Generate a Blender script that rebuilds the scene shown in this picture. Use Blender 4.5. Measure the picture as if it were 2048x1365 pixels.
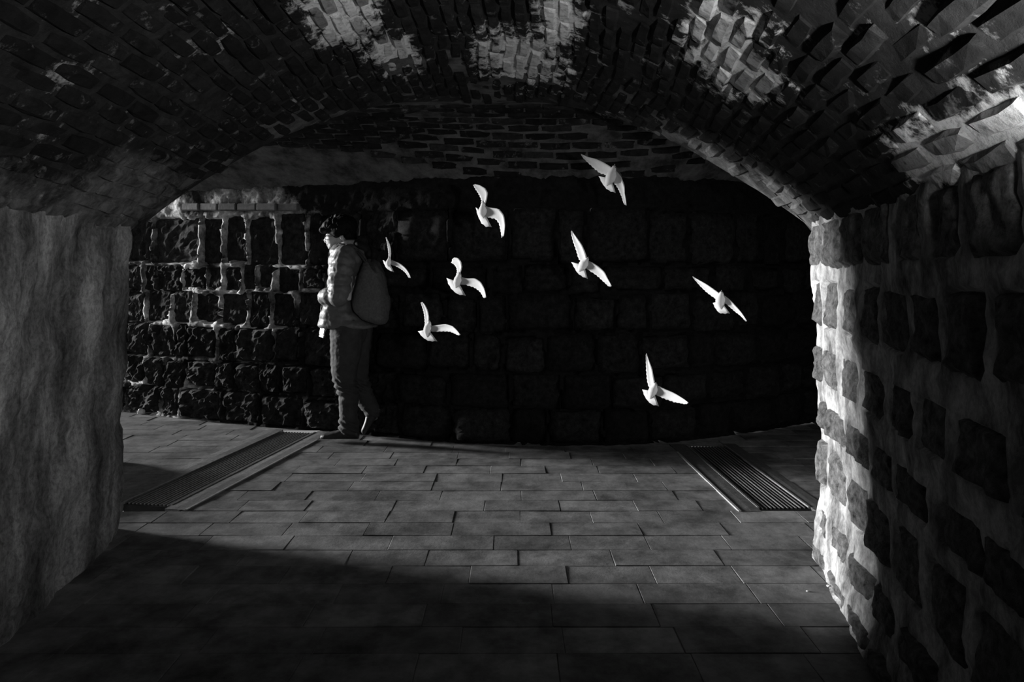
import bpy, bmesh, math, random
from mathutils import Vector, Matrix, noise

for o in list(bpy.data.objects):
    bpy.data.objects.remove(o)
SC = bpy.context.scene
COL = SC.collection
R = random.Random(7)

# ------------------------------------------------------------------ camera
K = 1365.0            # focal length in pixels of the 2048 px wide frame
HV = 545.0            # pixel row of the horizon
CH = 1.29             # camera height
cam_d = bpy.data.cameras.new('camera')
cam_d.sensor_width = 36.0
cam_d.lens = K / 2048 * 36.0
cam_d.shift_y = -(682.5 - HV) / 2048
cam_d.clip_start = 0.02
cam = bpy.data.objects.new('camera', cam_d)
cam.location = (0, 0, CH)
cam.rotation_euler = (math.pi / 2, 0, 0)
COL.objects.link(cam)
SC.camera = cam

# ------------------------------------------------------------------ world, sun, exposure
W = bpy.data.worlds.new('sky')
SC.world = W
W.use_nodes = True
W.node_tree.nodes['Background'].inputs[0].default_value = (0.9, 0.9, 0.9, 1)
W.node_tree.nodes['Background'].inputs[1].default_value = 0.3

SUN_FROM = Vector((-0.97, 0.268, 0.128)).normalized()
sun_d = bpy.data.lights.new('sun', 'SUN')
sun_d.energy = 9.0
sun_d.angle = math.radians(9.0)
sun = bpy.data.objects.new('sun', sun_d)
sun.rotation_euler = (-SUN_FROM).to_track_quat('-Z', 'Y').to_euler()
sun.location = (-9, 6, 4)
COL.objects.link(sun)

vs = SC.view_settings
vs.view_transform = 'Standard'
vs.look = 'None'
vs.gamma = 1.0
vs.use_curve_mapping = False
vs.exposure = 0.0


# ------------------------------------------------------------------ helpers
def at(u, v, y):
    return Vector(((u - 1024) / K * y, y, CH - (v - HV) / K * y))


def proj(p):
    return 1024 + p[0] / p[1] * K, HV - (p[2] - CH) / p[1] * K


def obj(name, me, mat=None, parent=None, loc=None, rot=None, smooth=False):
    if isinstance(me, bmesh.types.BMesh):
        bm = me
        me = bpy.data.meshes.new(name)
        bm.normal_update()
        bm.to_mesh(me)
        bm.free()
    if mat is not None:
        me.materials.clear()
        me.materials.append(mat)
    if smooth:
        for p in me.polygons:
            p.use_smooth = True
    o = bpy.data.objects.new(name, me)
    COL.objects.link(o)
    if parent is not None:
        o.parent = parent
    if loc is not None:
        o.location = loc
    if rot is not None:
        o.rotation_euler = rot
    return o


def tag(o, label=None, cat=None, group=None, kind=None):
    if label: o['label'] = label
    if cat: o['category'] = cat
    if group: o['group'] = group
    if kind: o['kind'] = kind
    return o


def empty(name, loc, rz=0.0):
    o = bpy.data.objects.new(name, None)
    o.empty_display_size = 0.1
    o.location = loc
    o.rotation_euler = (0, 0, rz)
    COL.objects.link(o)
    return o


def mesh_py(name, verts, faces):
    me = bpy.data.meshes.new(name)
    me.from_pydata([tuple(v) for v in verts], [], faces)
    me.update()
    return me


def grid_mesh(name, rows):
    """rows: list of equally long lists of points"""
    n, m = len(rows), len(rows[0])
    v = [p for r in rows for p in r]
    f = [(i * m + j, i * m + j + 1, (i + 1) * m + j + 1, (i + 1) * m + j) for i in range(n - 1) for j in range(m - 1)]
    return mesh_py(name, v, f)


def fbm(p, sc, octv=4):
    return noise.fractal(Vector(p) * sc, 0.6, 2.1, octv)


def box(bm, c, d, rot=None):
    m = Matrix.Translation(Vector(c))
    if rot is not None:
        m = m @ rot
    m = m @ Matrix.Diagonal((d[0], d[1], d[2], 1))
    return bmesh.ops.create_cube(bm, size=1.0, matrix=m)['verts']


def loft(bm, rings, cap=True):
    rr = [[bm.verts.new(p) for p in r] for r in rings]
    n = len(rr[0])
    for a, b in zip(rr[:-1], rr[1:]):
        for i in range(n):
            bm.faces.new((a[i], a[(i + 1) % n], b[(i + 1) % n], b[i]))
    if cap:
        bm.faces.new(list(reversed(rr[0])))
        bm.faces.new(rr[-1])


def tube(bm, pts, radii, seg=12, flat=None, sub=1):
    """closed tapered tube along pts; flat = (axis vector, factor) squeezes one direction"""
    pts = [Vector(p) for p in pts]
    if sub > 1:
        pp, qq = [], []
        n = len(pts)
        for i in range(n - 1):
            p0, p1, p2, p3 = pts[max(i - 1, 0)], pts[i], pts[i + 1], pts[min(i + 2, n - 1)]
            for k in range(sub):
                t = k / sub
                pp.append(0.5 * ((2 * p1) + (p2 - p0) * t + (2 * p0 - 5 * p1 + 4 * p2 - p3) * t * t + (3 * p1 - p0 - 3 * p2 + p3) * t ** 3))
                qq.append(radii[i] * (1 - t) + radii[i + 1] * t)
        pp.append(pts[-1]); qq.append(radii[-1])
        pts, radii = pp, qq
    n = len(pts)
    rings = []
    nrm = None
    for i in range(n):
        t = (pts[min(i + 1, n - 1)] - pts[max(i - 1, 0)]).normalized()
        if nrm is None:
            nrm = t.orthogonal().normalized()
        else:
            nrm = (nrm - t * nrm.dot(t)).normalized()
        b = t.cross(nrm)

        def ring(c, r):
            out = []
            for k in range(seg):
                a = 2 * math.pi * k / seg
                d = (nrm * math.cos(a) + b * math.sin(a)) * r
                if flat:
                    ax = flat[0]
                    d = d - ax * d.dot(ax) * (1 - flat[1])
                out.append(c + d)
            return out
        if i == 0:
            for q in (0.15, 0.6, 0.88):
                rings.append(ring(pts[0] - t * radii[0] * math.sqrt(1 - q * q), radii[0] * q))
        rings.append(ring(pts[i], radii[i]))
        if i == n - 1:
            for q in (0.88, 0.6, 0.15):
                rings.append(ring(pts[-1] + t * radii[-1] * math.sqrt(1 - q * q), radii[-1] * q))
    loft(bm, rings)


def ell(bm, c, r, rot=None, seg=16):
    m = Matrix.Translation(Vector(c))
    if rot is not None:
        m = m @ rot
    m = m @ Matrix.Diagonal((r[0], r[1], r[2], 1))
    bmesh.ops.create_uvsphere(bm, u_segments=seg, v_segments=max(8, seg * 2 // 3), radius=1.0, matrix=m)


def fuse(bm, voxel, smooth=3, deform=None):
    """overlapping closed shells -> one continuous skin"""
    me = bpy.data.meshes.new('fuse')
    bm.to_mesh(me)
    bm.free()
    o = bpy.data.objects.new('fuse', me)
    COL.objects.link(o)
    m = o.modifiers.new('r', 'REMESH')
    m.mode = 'VOXEL'
    m.voxel_size = voxel
    if smooth:
        s = o.modifiers.new('s', 'SMOOTH')
        s.factor = 0.5
        s.iterations = smooth
    dg = bpy.context.evaluated_depsgraph_get()
    out = bpy.data.meshes.new_from_object(o.evaluated_get(dg))
    bpy.data.objects.remove(o)
    if deform:
        ns = [v.normal.copy() for v in out.vertices]
        for v, nn in zip(out.vertices, ns):
            v.co = v.co + nn * deform(v.co, nn)
    out.update()
    return out


# ------------------------------------------------------------------ the plan of the place
def interp(tab, x):
    if x <= tab[0][0]:
        return tab[0][1]
    for i in range(len(tab) - 1):
        (x1, y1), (x2, y2) = tab[i], tab[i + 1]
        if x <= x2:
            x0, y0 = tab[max(i - 1, 0)]
            x3, y3 = tab[min(i + 2, len(tab) - 1)]
            h = x2 - x1
            m1 = (y2 - y0) / (x2 - x0)
            m2 = (y3 - y1) / (x3 - x1)
            t = (x - x1) / h
            return ((2 * t ** 3 - 3 * t * t + 1) * y1 + (t ** 3 - 2 * t * t + t) * h * m1
                    + (-2 * t ** 3 + 3 * t * t) * y2 + (t ** 3 - t * t) * h * m2)
    return tab[-1][1]


BACK = [(-9, 8.7), (-6, 7.38), (-3.46, 6.27), (-2.6, 5.91), (-1.9, 5.66), (-1.3, 5.48), (-0.7, 5.25), (-0.1, 5.12), (0.5, 5.09),
        (1.1, 5.16), (1.9, 5.50), (2.8, 6.02), (4.6, 7.1)]


def yb(x): return interp(BACK, x)


ZTOP, DROP = 2.36, 0.87
XL, XR = -1.94, 1.44
MOUTH = -3.65
END_R = 4.4


def wall_l_x(y):
    y = min(y, 3.42)
    return -1.75 + (y - 2.33) / (3.42 - 2.33) * (XL + 1.75) if y > 2.33 else -1.75 + (2.33 - y) * 0.0958


def wall_r_x(y):
    y = min(y, 3.17)
    return 1.21 + (y - 2.15) / (3.17 - 2.15) * (XR - 1.21)


def span(y):
    a, bb = wall_l_x(y) + 0.055, wall_r_x(y) - 0.055
    return (a + bb) / 2, (bb - a) / 2


def zp(x, y):
    xc, hw = span(y)
    t = (x - xc) / hw
    return ZTOP - DROP * t * t


def y_groin(x):
    xc, hw = span(4.0)
    t = min(1.0, abs((x - xc) / hw))
    return 4.4 - (4.4 - yn(x)) * t


def on_vault(u, v):
    """where the sight line through a picture point meets the passage vault"""
    y = 0.6
    while y < 4.4:
        p = at(u, v, y)
        xc, hw = span(y)
        if p.z >= zp(p.x, y) or abs(p.x - xc) > hw: return tuple(p)
        y += 0.01
    return tuple(p)



def yn(x):
    if x < XL: return 3.42 + 0.13 * (XL - x)
    if x > XR: return 3.17 + 0.42 * (x - XR)
    return 3.42 + (x - XL) / (XR - XL) * (3.17 - 3.42)


def yc(x):
    if x < XL: return 4.4 + 0.22 * (XL - x)
    if x > XR: return 4.4 + 0.45 * (x - XR)
    return 4.4


def zc(x, y):
    c = yc(x)
    if y >= c:
        t = (y - c) / (yb(x) - c)
        return ZTOP - 0.38 * t * t
    t = (c - y) / (c - yn(x))
    return ZTOP - DROP * t * t


# places on the passage vault where old lime and light are painted pale
LIME_AND_LIGHT = [(on_vault(u, v), r) for u, v, r in (
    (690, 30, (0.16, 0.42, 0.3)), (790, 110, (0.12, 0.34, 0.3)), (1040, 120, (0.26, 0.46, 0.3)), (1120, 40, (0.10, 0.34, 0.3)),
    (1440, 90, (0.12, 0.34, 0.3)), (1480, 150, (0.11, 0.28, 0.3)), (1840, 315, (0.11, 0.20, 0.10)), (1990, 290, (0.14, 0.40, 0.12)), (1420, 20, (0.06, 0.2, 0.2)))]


# ------------------------------------------------------------------ materials
def new_mat(name):
    m = bpy.data.materials.new(name)
    m.use_nodes = True
    nt = m.node_tree
    b = nt.nodes['Principled BSDF']
    return m, nt, b


def nd(nt, typ, **kw):
    n = nt.nodes.new(typ)
    for k, v in kw.items():
        setattr(n, k, v)
    return n


def ramp(nt, src, stops):
    r = nd(nt, 'ShaderNodeValToRGB')
    el = r.color_ramp.elements
    el[0].position, el[0].color = stops[0][0], (stops[0][1],) * 3 + (1,)
    el[1].position, el[1].color = stops[-1][0], (stops[-1][1],) * 3 + (1,)
    for p, c in stops[1:-1]:
        e = el.new(p)
        e.color = (c,) * 3 + (1,)
    nt.links.new(src, r.inputs[0])
    return r.outputs[0]


def noise_tex(nt, scale, detail=6, rough=0.6, stretch=(1, 1, 1), dist=0.0, off=(0, 0, 0)):
    g = nd(nt, 'ShaderNodeNewGeometry')
    mp = nd(nt, 'ShaderNodeMapping')
    mp.inputs['Scale'].default_value = stretch
    mp.inputs['Location'].default_value = off
    nt.links.new(g.outputs['Position'], mp.inputs[0])
    n = nd(nt, 'ShaderNodeTexNoise')
    n.inputs['Scale'].default_value = scale
    n.inputs['Detail'].default_value = detail
    n.inputs['Roughness'].default_value = rough
    n.inputs['Distortion'].default_value = dist
    nt.links.new(mp.outputs[0], n.inputs['Vector'])
    return n.outputs['Fac']


def mixc(nt, fac, a, b, mode='MIX'):
    m = nd(nt, 'ShaderNodeMix', data_type='RGBA', blend_type=mode)
    for i, v in ((0, fac), (6, a), (7, b)):
        if hasattr(v, 'is_linked'):
            nt.links.new(v, m.inputs[i])
        else:
            m.inputs[i].default_value = v if i == 0 else (v, v, v, 1)
    return m.outputs[2]


def math_n(nt, op, a, b=None, clamp=False):
    m = nd(nt, 'ShaderNodeMath', operation=op, use_clamp=clamp)
    for s, v in ((m.inputs[0], a), (m.inputs[1], b)):
        if v is None: continue
        if hasattr(v, 'is_linked'):
            nt.links.new(v, s)
        else:
            s.default_value = v
    return m.outputs[0]


def bump(nt, b, height, strength, dist):
    n = nd(nt, 'ShaderNodeBump')
    n.inputs['Strength'].default_value = strength
    n.inputs['Distance'].default_value = dist
    nt.links.new(height, n.inputs['Height'])
    nt.links.new(n.outputs[0], b.inputs['Normal'])


def rand_obj(nt):
    return nd(nt, 'ShaderNodeObjectInfo').outputs['Random']


def stone_mat(name, lo, hi, scale=14, bstr=0.9, bdist=0.02, rough=0.9, vary=0.5):
    m, nt, b = new_mat(name)
    f = noise_tex(nt, scale, 8, 0.7)
    c = ramp(nt, f, [(0.3, lo), (0.55, (lo + hi) / 2), (0.75, hi)])
    rv = ramp(nt, rand_obj(nt), [(0.0, 1 - vary), (1.0, 1 + vary * 0.3)])
    c = mixc(nt, 1.0, c, rv, 'MULTIPLY')
    nt.links.new(c, b.inputs['Base Color'])
    b.inputs['Roughness'].default_value = rough
    b.inputs['Specular IOR Level'].default_value = 0.25
    bump(nt, b, noise_tex(nt, scale * 2.2, 8, 0.75), bstr, bdist)
    return m


def patch_mask(nt, spots, sc=7.0, amp=0.55):
    """pale plaster, lime and painted light on the masonry: blobs at world places with ragged edges"""
    g = nd(nt, 'ShaderNodeNewGeometry')
    total = None
    for (p, r) in spots:
        mp = nd(nt, 'ShaderNodeMapping', vector_type='TEXTURE')
        mp.inputs['Location'].default_value = p
        mp.inputs['Scale'].default_value = r
        nt.links.new(g.outputs['Position'], mp.inputs[0])
        ln = nd(nt, 'ShaderNodeVectorMath', operation='LENGTH')
        nt.links.new(mp.outputs[0], ln.inputs[0])
        q = math_n(nt, 'SUBTRACT', 1.0, ln.outputs['Value'])
        total = q if total is None else math_n(nt, 'MAXIMUM', total, q)
    nz = noise_tex(nt, sc, 8, 0.7)
    nz = math_n(nt, 'MULTIPLY', math_n(nt, 'SUBTRACT', nz, 0.5), amp * 4)
    s = math_n(nt, 'ADD', total, nz)
    return math_n(nt, 'MULTIPLY', s, 3.0, clamp=True)


def vault_mat(name, lo, hi, mortar=False):
    m, nt, b = new_mat(name)
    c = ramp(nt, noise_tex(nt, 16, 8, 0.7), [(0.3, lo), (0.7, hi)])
    if not mortar:
        c = mixc(nt, 1.0, c, ramp(nt, rand_obj(nt), [(0, 0.45), (0.8, 1.0), (1, 1.8)]), 'MULTIPLY')
    pm = patch_mask(nt, LIME_AND_LIGHT, 11.0, 0.8)  # pale patches: lime, with light on the vault painted in
    if not mortar:      # each brick takes more or less of it
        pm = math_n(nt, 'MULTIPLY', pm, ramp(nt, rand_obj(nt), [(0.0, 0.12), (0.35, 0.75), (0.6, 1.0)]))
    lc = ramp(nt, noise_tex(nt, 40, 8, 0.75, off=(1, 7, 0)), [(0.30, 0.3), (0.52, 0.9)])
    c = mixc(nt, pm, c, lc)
    # render carried up from the walls over the springing of the vault
    pr = patch_mask(nt, [((-1.62, 3.0, 1.50), (0.34, 0.75, 0.30)), ((-1.55, 2.2, 1.46), (0.2, 0.5, 0.18)), ((1.22, 3.22, 1.55), (0.25, 0.35, 0.30)), ((0.98, 3.45, 1.80), (0.2, 0.25, 0.25))], 6.0, 0.4)
    c = mixc(nt, math_n(nt, 'MULTIPLY', pr, 0.85), c, ramp(nt, noise_tex(nt, 14, 8, 0.7, off=(2, 2, 2)), [(0.34, 0.06), (0.62, 0.24)]))
    # flecks of lime on the joints
    fl = ramp(nt, noise_tex(nt, 5.5 if mortar else 12, 10, 0.75, off=(3, 1, 2)), [(0.58, 0.0), (0.66, 1.0)])
    c = mixc(nt, math_n(nt, 'MULTIPLY', fl, 0.9 if mortar else 0.25), c, 0.5)
    nt.links.new(c, b.inputs['Base Color'])
    b.inputs['Roughness'].default_value = 0.9
    b.inputs['Specular IOR Level'].default_value = 0.2
    bump(nt, b, noise_tex(nt, 34, 8, 0.75), 0.9, 0.012)
    return m


M = {}
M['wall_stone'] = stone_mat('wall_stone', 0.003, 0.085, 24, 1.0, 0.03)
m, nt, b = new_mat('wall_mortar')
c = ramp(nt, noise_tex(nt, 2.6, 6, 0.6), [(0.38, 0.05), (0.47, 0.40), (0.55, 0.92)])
pm = patch_mask(nt, [((-2.6, 5.85, 1.3), (1.15, 1.2, 0.85)), ((-3.2, 6.1, 0.1), (0.8, 0.5, 0.5))], 2.5, 0.35)   # pale mortar on this stretch, near black elsewhere
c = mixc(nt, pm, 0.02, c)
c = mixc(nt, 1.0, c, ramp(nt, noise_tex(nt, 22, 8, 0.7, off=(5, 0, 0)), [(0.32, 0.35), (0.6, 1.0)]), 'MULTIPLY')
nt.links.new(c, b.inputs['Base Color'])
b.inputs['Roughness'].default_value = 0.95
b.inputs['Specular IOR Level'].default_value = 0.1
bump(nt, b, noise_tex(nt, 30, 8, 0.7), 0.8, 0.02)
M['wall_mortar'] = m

m, nt, b = new_mat('jamb_mortar')
c = ramp(nt, noise_tex(nt, 9, 8, 0.65, (1, 1, 0.55)), [(0.32, 0.06), (0.47, 0.30), (0.62, 0.62)])
c = mixc(nt, 1.0, c, ramp(nt, noise_tex(nt, 60, 6, 0.7), [(0.3, 0.6), (0.6, 1.0)]), 'MULTIPLY')
nt.links.new(c, b.inputs['Base Color'])
b.inputs['Roughness'].default_value = 0.9
b.inputs['Specular IOR Level'].default_value = 0.15
bump(nt, b, noise_tex(nt, 28, 8, 0.7, (1, 1, 0.6)), 0.7, 0.015)
M['jamb_mortar'] = m
M['jamb_stone'] = stone_mat('jamb_stone', 0.02, 0.46, 30, 1.0, 0.02, 0.9, 0.3)

m, nt, b = new_mat('plaster')
c = ramp(nt, noise_tex(nt, 3.4, 8, 0.68, (1, 1, 0.35)), [(0.36, 0.05), (0.50, 0.25), (0.64, 0.60)])
c = mixc(nt, 1.0, c, ramp(nt, noise_tex(nt, 45, 8, 0.75), [(0.36, 0.45), (0.58, 1.0)]), 'MULTIPLY')
nt.links.new(c, b.inputs['Base Color'])
b.inputs['Roughness'].default_value = 0.9
b.inputs['Specular IOR Level'].default_value = 0.15
bump(nt, b, noise_tex(nt, 22, 8, 0.7, (1, 1, 0.6)), 0.6, 0.015)
M['plaster'] = m
m, nt, b = new_mat('old_plaster')
c = ramp(nt, noise_tex(nt, 6, 8, 0.7), [(0.35, 0.03), (0.65, 0.16)])
nt.links.new(c, b.inputs['Base Color'])
b.inputs['Roughness'].default_value = 0.95
b.inputs['Specular IOR Level'].default_value = 0.15
bump(nt, b, noise_tex(nt, 26, 8, 0.7), 0.8, 0.015)
M['old_plaster'] = m

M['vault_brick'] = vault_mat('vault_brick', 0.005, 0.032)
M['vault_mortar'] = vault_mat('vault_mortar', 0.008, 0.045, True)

m, nt, b = new_mat('paver')
c = ramp(nt, noise_tex(nt, 7, 8, 0.65), [(0.3, 0.10), (0.65, 0.28)])
c = mixc(nt, 1.0, c, ramp(nt, rand_obj(nt), [(0, 0.72), (1, 1.08)]), 'MULTIPLY')
c = mixc(nt, 1.0, c, ramp(nt, noise_tex(nt, 2.0, 6, 0.7, off=(9, 2, 0)), [(0.36, 0.45), (0.52, 1.0)]), 'MULTIPLY')
nt.links.new(c, b.inputs['Base Color'])
b.inputs['Roughness'].default_value = 0.85
b.inputs['Specular IOR Level'].default_value = 0.2
bump(nt, b, noise_tex(nt, 40, 8, 0.7), 0.35, 0.004)
M['paver'] = m
M['floor_joint'] = stone_mat('floor_joint', 0.10, 0.34, 12, 0.4, 0.004)
M['kerb'] = stone_mat('kerb', 0.10, 0.22, 30, 0.5, 0.005)
M['ground'] = stone_mat('ground', 0.30, 0.45, 6, 0.4, 0.01)
M['pale_stone'] = stone_mat('pale_stone', 0.55, 0.85, 14, 0.6, 0.01)


def plain(name, v, rough=0.7, spec=0.3, metal=0.0, bs=0.0, bscale=60, vary=0.25):
    m, nt, b = new_mat(name)
    c = ramp(nt, noise_tex(nt, bscale * 0.4, 5, 0.6), [(0.3, v * (1 - vary)), (0.7, v * (1 + vary))])
    nt.links.new(c, b.inputs['Base Color'])
    b.inputs['Roughness'].default_value = rough
    b.inputs['Specular IOR Level'].default_value = spec
    b.inputs['Metallic'].default_value = metal
    if bs:
        bump(nt, b, noise_tex(nt, bscale, 5, 0.6), bs, 0.006)
    return m


M['iron'] = plain('iron', 0.25, 0.5, 0.4, 0.6, 0.3, 80)
M['steel_edge'] = plain('steel_edge', 0.5, 0.4, 0.5, 0.5)
M['trough'] = plain('trough', 0.02, 0.9)
M['skin'] = plain('skin', 0.5, 0.5, 0.4, vary=0.1)
M['hair'] = plain('hair', 0.006, 0.7, 0.12)
M['jacket'] = plain('jacket', 0.13, 0.5, 0.4, bs=0.25, bscale=45)
M['hood'] = plain('hood', 0.02, 0.8, 0.2, bs=0.6, bscale=90)
M['trousers'] = plain('trousers', 0.05, 0.8, 0.2, bs=0.5, bscale=40)
M['shoe'] = plain('shoe', 0.035, 0.5, 0.35)
M['sole'] = plain('sole', 0.10, 0.6, 0.3)
M['lace'] = plain('lace', 0.06, 0.7)
M['backpack'] = plain('backpack', 0.11, 0.75, 0.3, bs=0.5, bscale=160)
M['strap'] = plain('strap', 0.05, 0.6, 0.3)
M['glasses'] = plain('glasses', 0.03, 0.3, 0.5)
M['phone'] = plain('phone', 0.6, 0.35, 0.5, vary=0.02)
M['dark'] = plain('dark', 0.02, 0.3, 0.5)
m, nt, b = new_mat('feathers')
c = ramp(nt, noise_tex(nt, 60, 5, 0.6), [(0.3, 0.72), (0.7, 0.82)])
nt.links.new(c, b.inputs['Base Color'])
b.inputs['Roughness'].default_value = 0.8
b.inputs['Specular IOR Level'].default_value = 0.1
tr = nd(nt, 'ShaderNodeBsdfTranslucent')
tr.inputs[0].default_value = (0.8, 0.8, 0.8, 1)
mx = nd(nt, 'ShaderNodeMixShader')
mx.inputs[0].default_value = 0.42
nt.links.new(b.outputs[0], mx.inputs[1])
nt.links.new(tr.outputs[0], mx.inputs[2])
nt.links.new(mx.outputs[0], nt.nodes['Material Output'].inputs[0])
M['feathers'] = m


# ------------------------------------------------------------------ floor with its pavers
def in_view(p, mu=130, mv=110):
    if p[1] < 0.5: return False
    u, v = proj(p)
    return -mu < u < 2048 + mu and -mv < v < 1365 + mv


DR_L = ((-2.03, 3.80), (-1.73, 5.52), 0.29)     # near centre, far centre, grate width
DR_R = ((1.49, 3.74), (1.44, 5.08), 0.28)
KERB_L, KERB_R = (0.13, 0.13), (0.12, 0.10)     # kerb widths on the -x and +x side


def drain_x(dr, kb, y):
    (x0, y0), (x1, y1), w = dr
    if y < y0 - 0.05 or y > y1 + 0.03:
        return None
    x = x0 + (x1 - x0) * (y - y0) / (y1 - y0)
    return x - w / 2 - kb[0] + 0.02, x + w / 2 + kb[1] - 0.02


def wall_x(y):
    """floor span at depth y"""
    if y < 3.17:
        t = (y - 2.15) / (3.17 - 2.15)
        r = 1.21 + (XR - 1.21) * t
    else:
        r = XR + (y - 3.17) / 0.42
    if y < 3.42:
        l = -1.75 + (y - 2.33) / (3.42 - 2.33) * (XL + 1.75)
    else:
        l = max(MOUTH - 0.4, XL - (y - 3.42) / 0.13)
    return l, min(r, 3.4)


def in_back(x, y): return y < yb(x)


floor_bed_v, floor_bed_f = [], []
slots = []
RH = 0.172
row = 0
y = 1.45
while y < 6.7:
    ym = y + RH / 2
    l, r = wall_x(ym)
    ints = [(l - 0.08, r + 0.08)]
    for dr, kb in ((DR_L, KERB_L), (DR_R, KERB_R)):
        d = drain_x(dr, kb, ym)
        if d:
            nw = []
            for a, bb in ints:
                if d[0] > a and d[1] < bb:
                    nw += [(a, d[0]), (d[1], bb)]
                elif d[0] < bb and d[1] > bb: nw.append((a, d[0]))
                elif d[1] > a and d[0] < a: nw.append((d[1], bb))
                else: nw.append((a, bb))
            ints = nw
    for a, bb in ints:
        k = len(floor_bed_v)
        floor_bed_v += [(a - 0.01, y, -0.0035), (bb + 0.01, y, -0.0035), (bb + 0.01, y + RH, -0.0035), (a - 0.01, y + RH, -0.0035)]
        floor_bed_f.append((k, k + 1, k + 2, k + 3))
        x = a - R.uniform(0, 0.3)
        while x < bb - 0.03:
            w = R.uniform(0.34, 0.50)
            x0, x1 = max(x, a), min(x + w, bb)
            if bb - x1 < 0.1: x1 = bb
            if x1 - x0 > 0.05:
                cx = (x0 + x1) / 2
                if in_back(cx, y + RH + 0.02) and in_view((cx, ym, 0)):
                    slots.append((cx, ym, x1 - x0))
            x = x1
            if x1 == bb: break
            x = x0 + w if x0 == x else x1
    y += RH
    row += 1

floor = obj('floor', mesh_py('floor', floor_bed_v, floor_bed_f), M['floor_joint'])
tag(floor, 'worn floor of long pale paving slabs crossing the vaulted passage', kind='structure')


def paver_mesh(seed):
    bm = bmesh.new()
    q = R.uniform(0.01, 0.02)
    top = [(-.5, -.5), (.5, -.5), (.5, .5), (-.5, .5)]
    ins = 0.006
    v0 = [bm.verts.new((px, py, -0.03)) for px, py in top]
    v1 = [bm.verts.new((px, py, -0.002)) for px, py in top]
    v2 = []
    for px, py in top:
        v2.append(bm.verts.new((px - math.copysign(ins, px) * R.uniform(0.5, 1.3), py - math.copysign(ins * 2.2, py) * R.uniform(0.4, 1.4), 0.0 + R.uniform(-0.001, 0.001))))
    for a, bb in ((v0, v1), (v1, v2)):
        for i in range(4):
            bm.faces.new((a[i], a[(i + 1) % 4], bb[(i + 1) % 4], bb[i]))
    bm.faces.new(v2)
    me = bpy.data.meshes.new('paver')
    bm.to_mesh(me); bm.free()
    me.materials.append(M['paver'])
    return me


pvs = [paver_mesh(i) for i in range(8)]
slots.sort(key=lambda s: -s[2] / s[1] ** 2)
rest_v, rest_f = [], []
for i, (cx, cy, w) in enumerate(slots):
    me = pvs[i % 8]
    loc = Vector((cx, cy, R.uniform(-0.0013, 0.0013)))
    sc = Vector((w - 0.002, RH - 0.002, 1))
    rot = (R.uniform(-0.006, 0.006), R.uniform(-0.004, 0.004), 0)
    if i < 300:
        o = obj('paver', me, None, floor, loc, rot)
        o.scale = sc
    else:
        k = len(rest_v)
        rest_v += [(v.co.x * sc.x + loc.x, v.co.y * sc.y + loc.y, v.co.z + loc.z) for v in me.vertices]
        rest_f += [tuple(q + k for q in p.vertices) for p in me.polygons]
if rest_v:
    tag(obj('paver_remainder', mesh_py('paver_remainder', rest_v, rest_f), M['paver'], floor), kind='stuff')

# plain floor out of view (behind the camera, ends of the corridor), and the ground outside
v = [(-2.2, -3.2, -0.008), (1.6, -3.2, -0.008), (1.6, 1.46, -0.008), (-2.2, 1.46, -0.008),
     (3.3, 4.0, -0.008), (END_R + 0.3, 4.0, -0.008), (END_R + 0.3, 7.4, -0.008), (3.3, 7.4, -0.008)]
obj('floor_slab', mesh_py('floor_slab', v, [(0, 1, 2, 3), (4, 5, 6, 7)]), M['floor_joint'], floor)
g = obj('ground', mesh_py('ground', [(-40, -12, -0.02), (MOUTH - 0.35, -12, -0.02), (MOUTH - 0.35, 12, -0.02), (-40, 40, -0.02)], [(0, 1, 2, 3)]), M['ground'])
tag(g, 'sunlit pale ground outside the mouth of the corridor', kind='structure')


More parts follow.
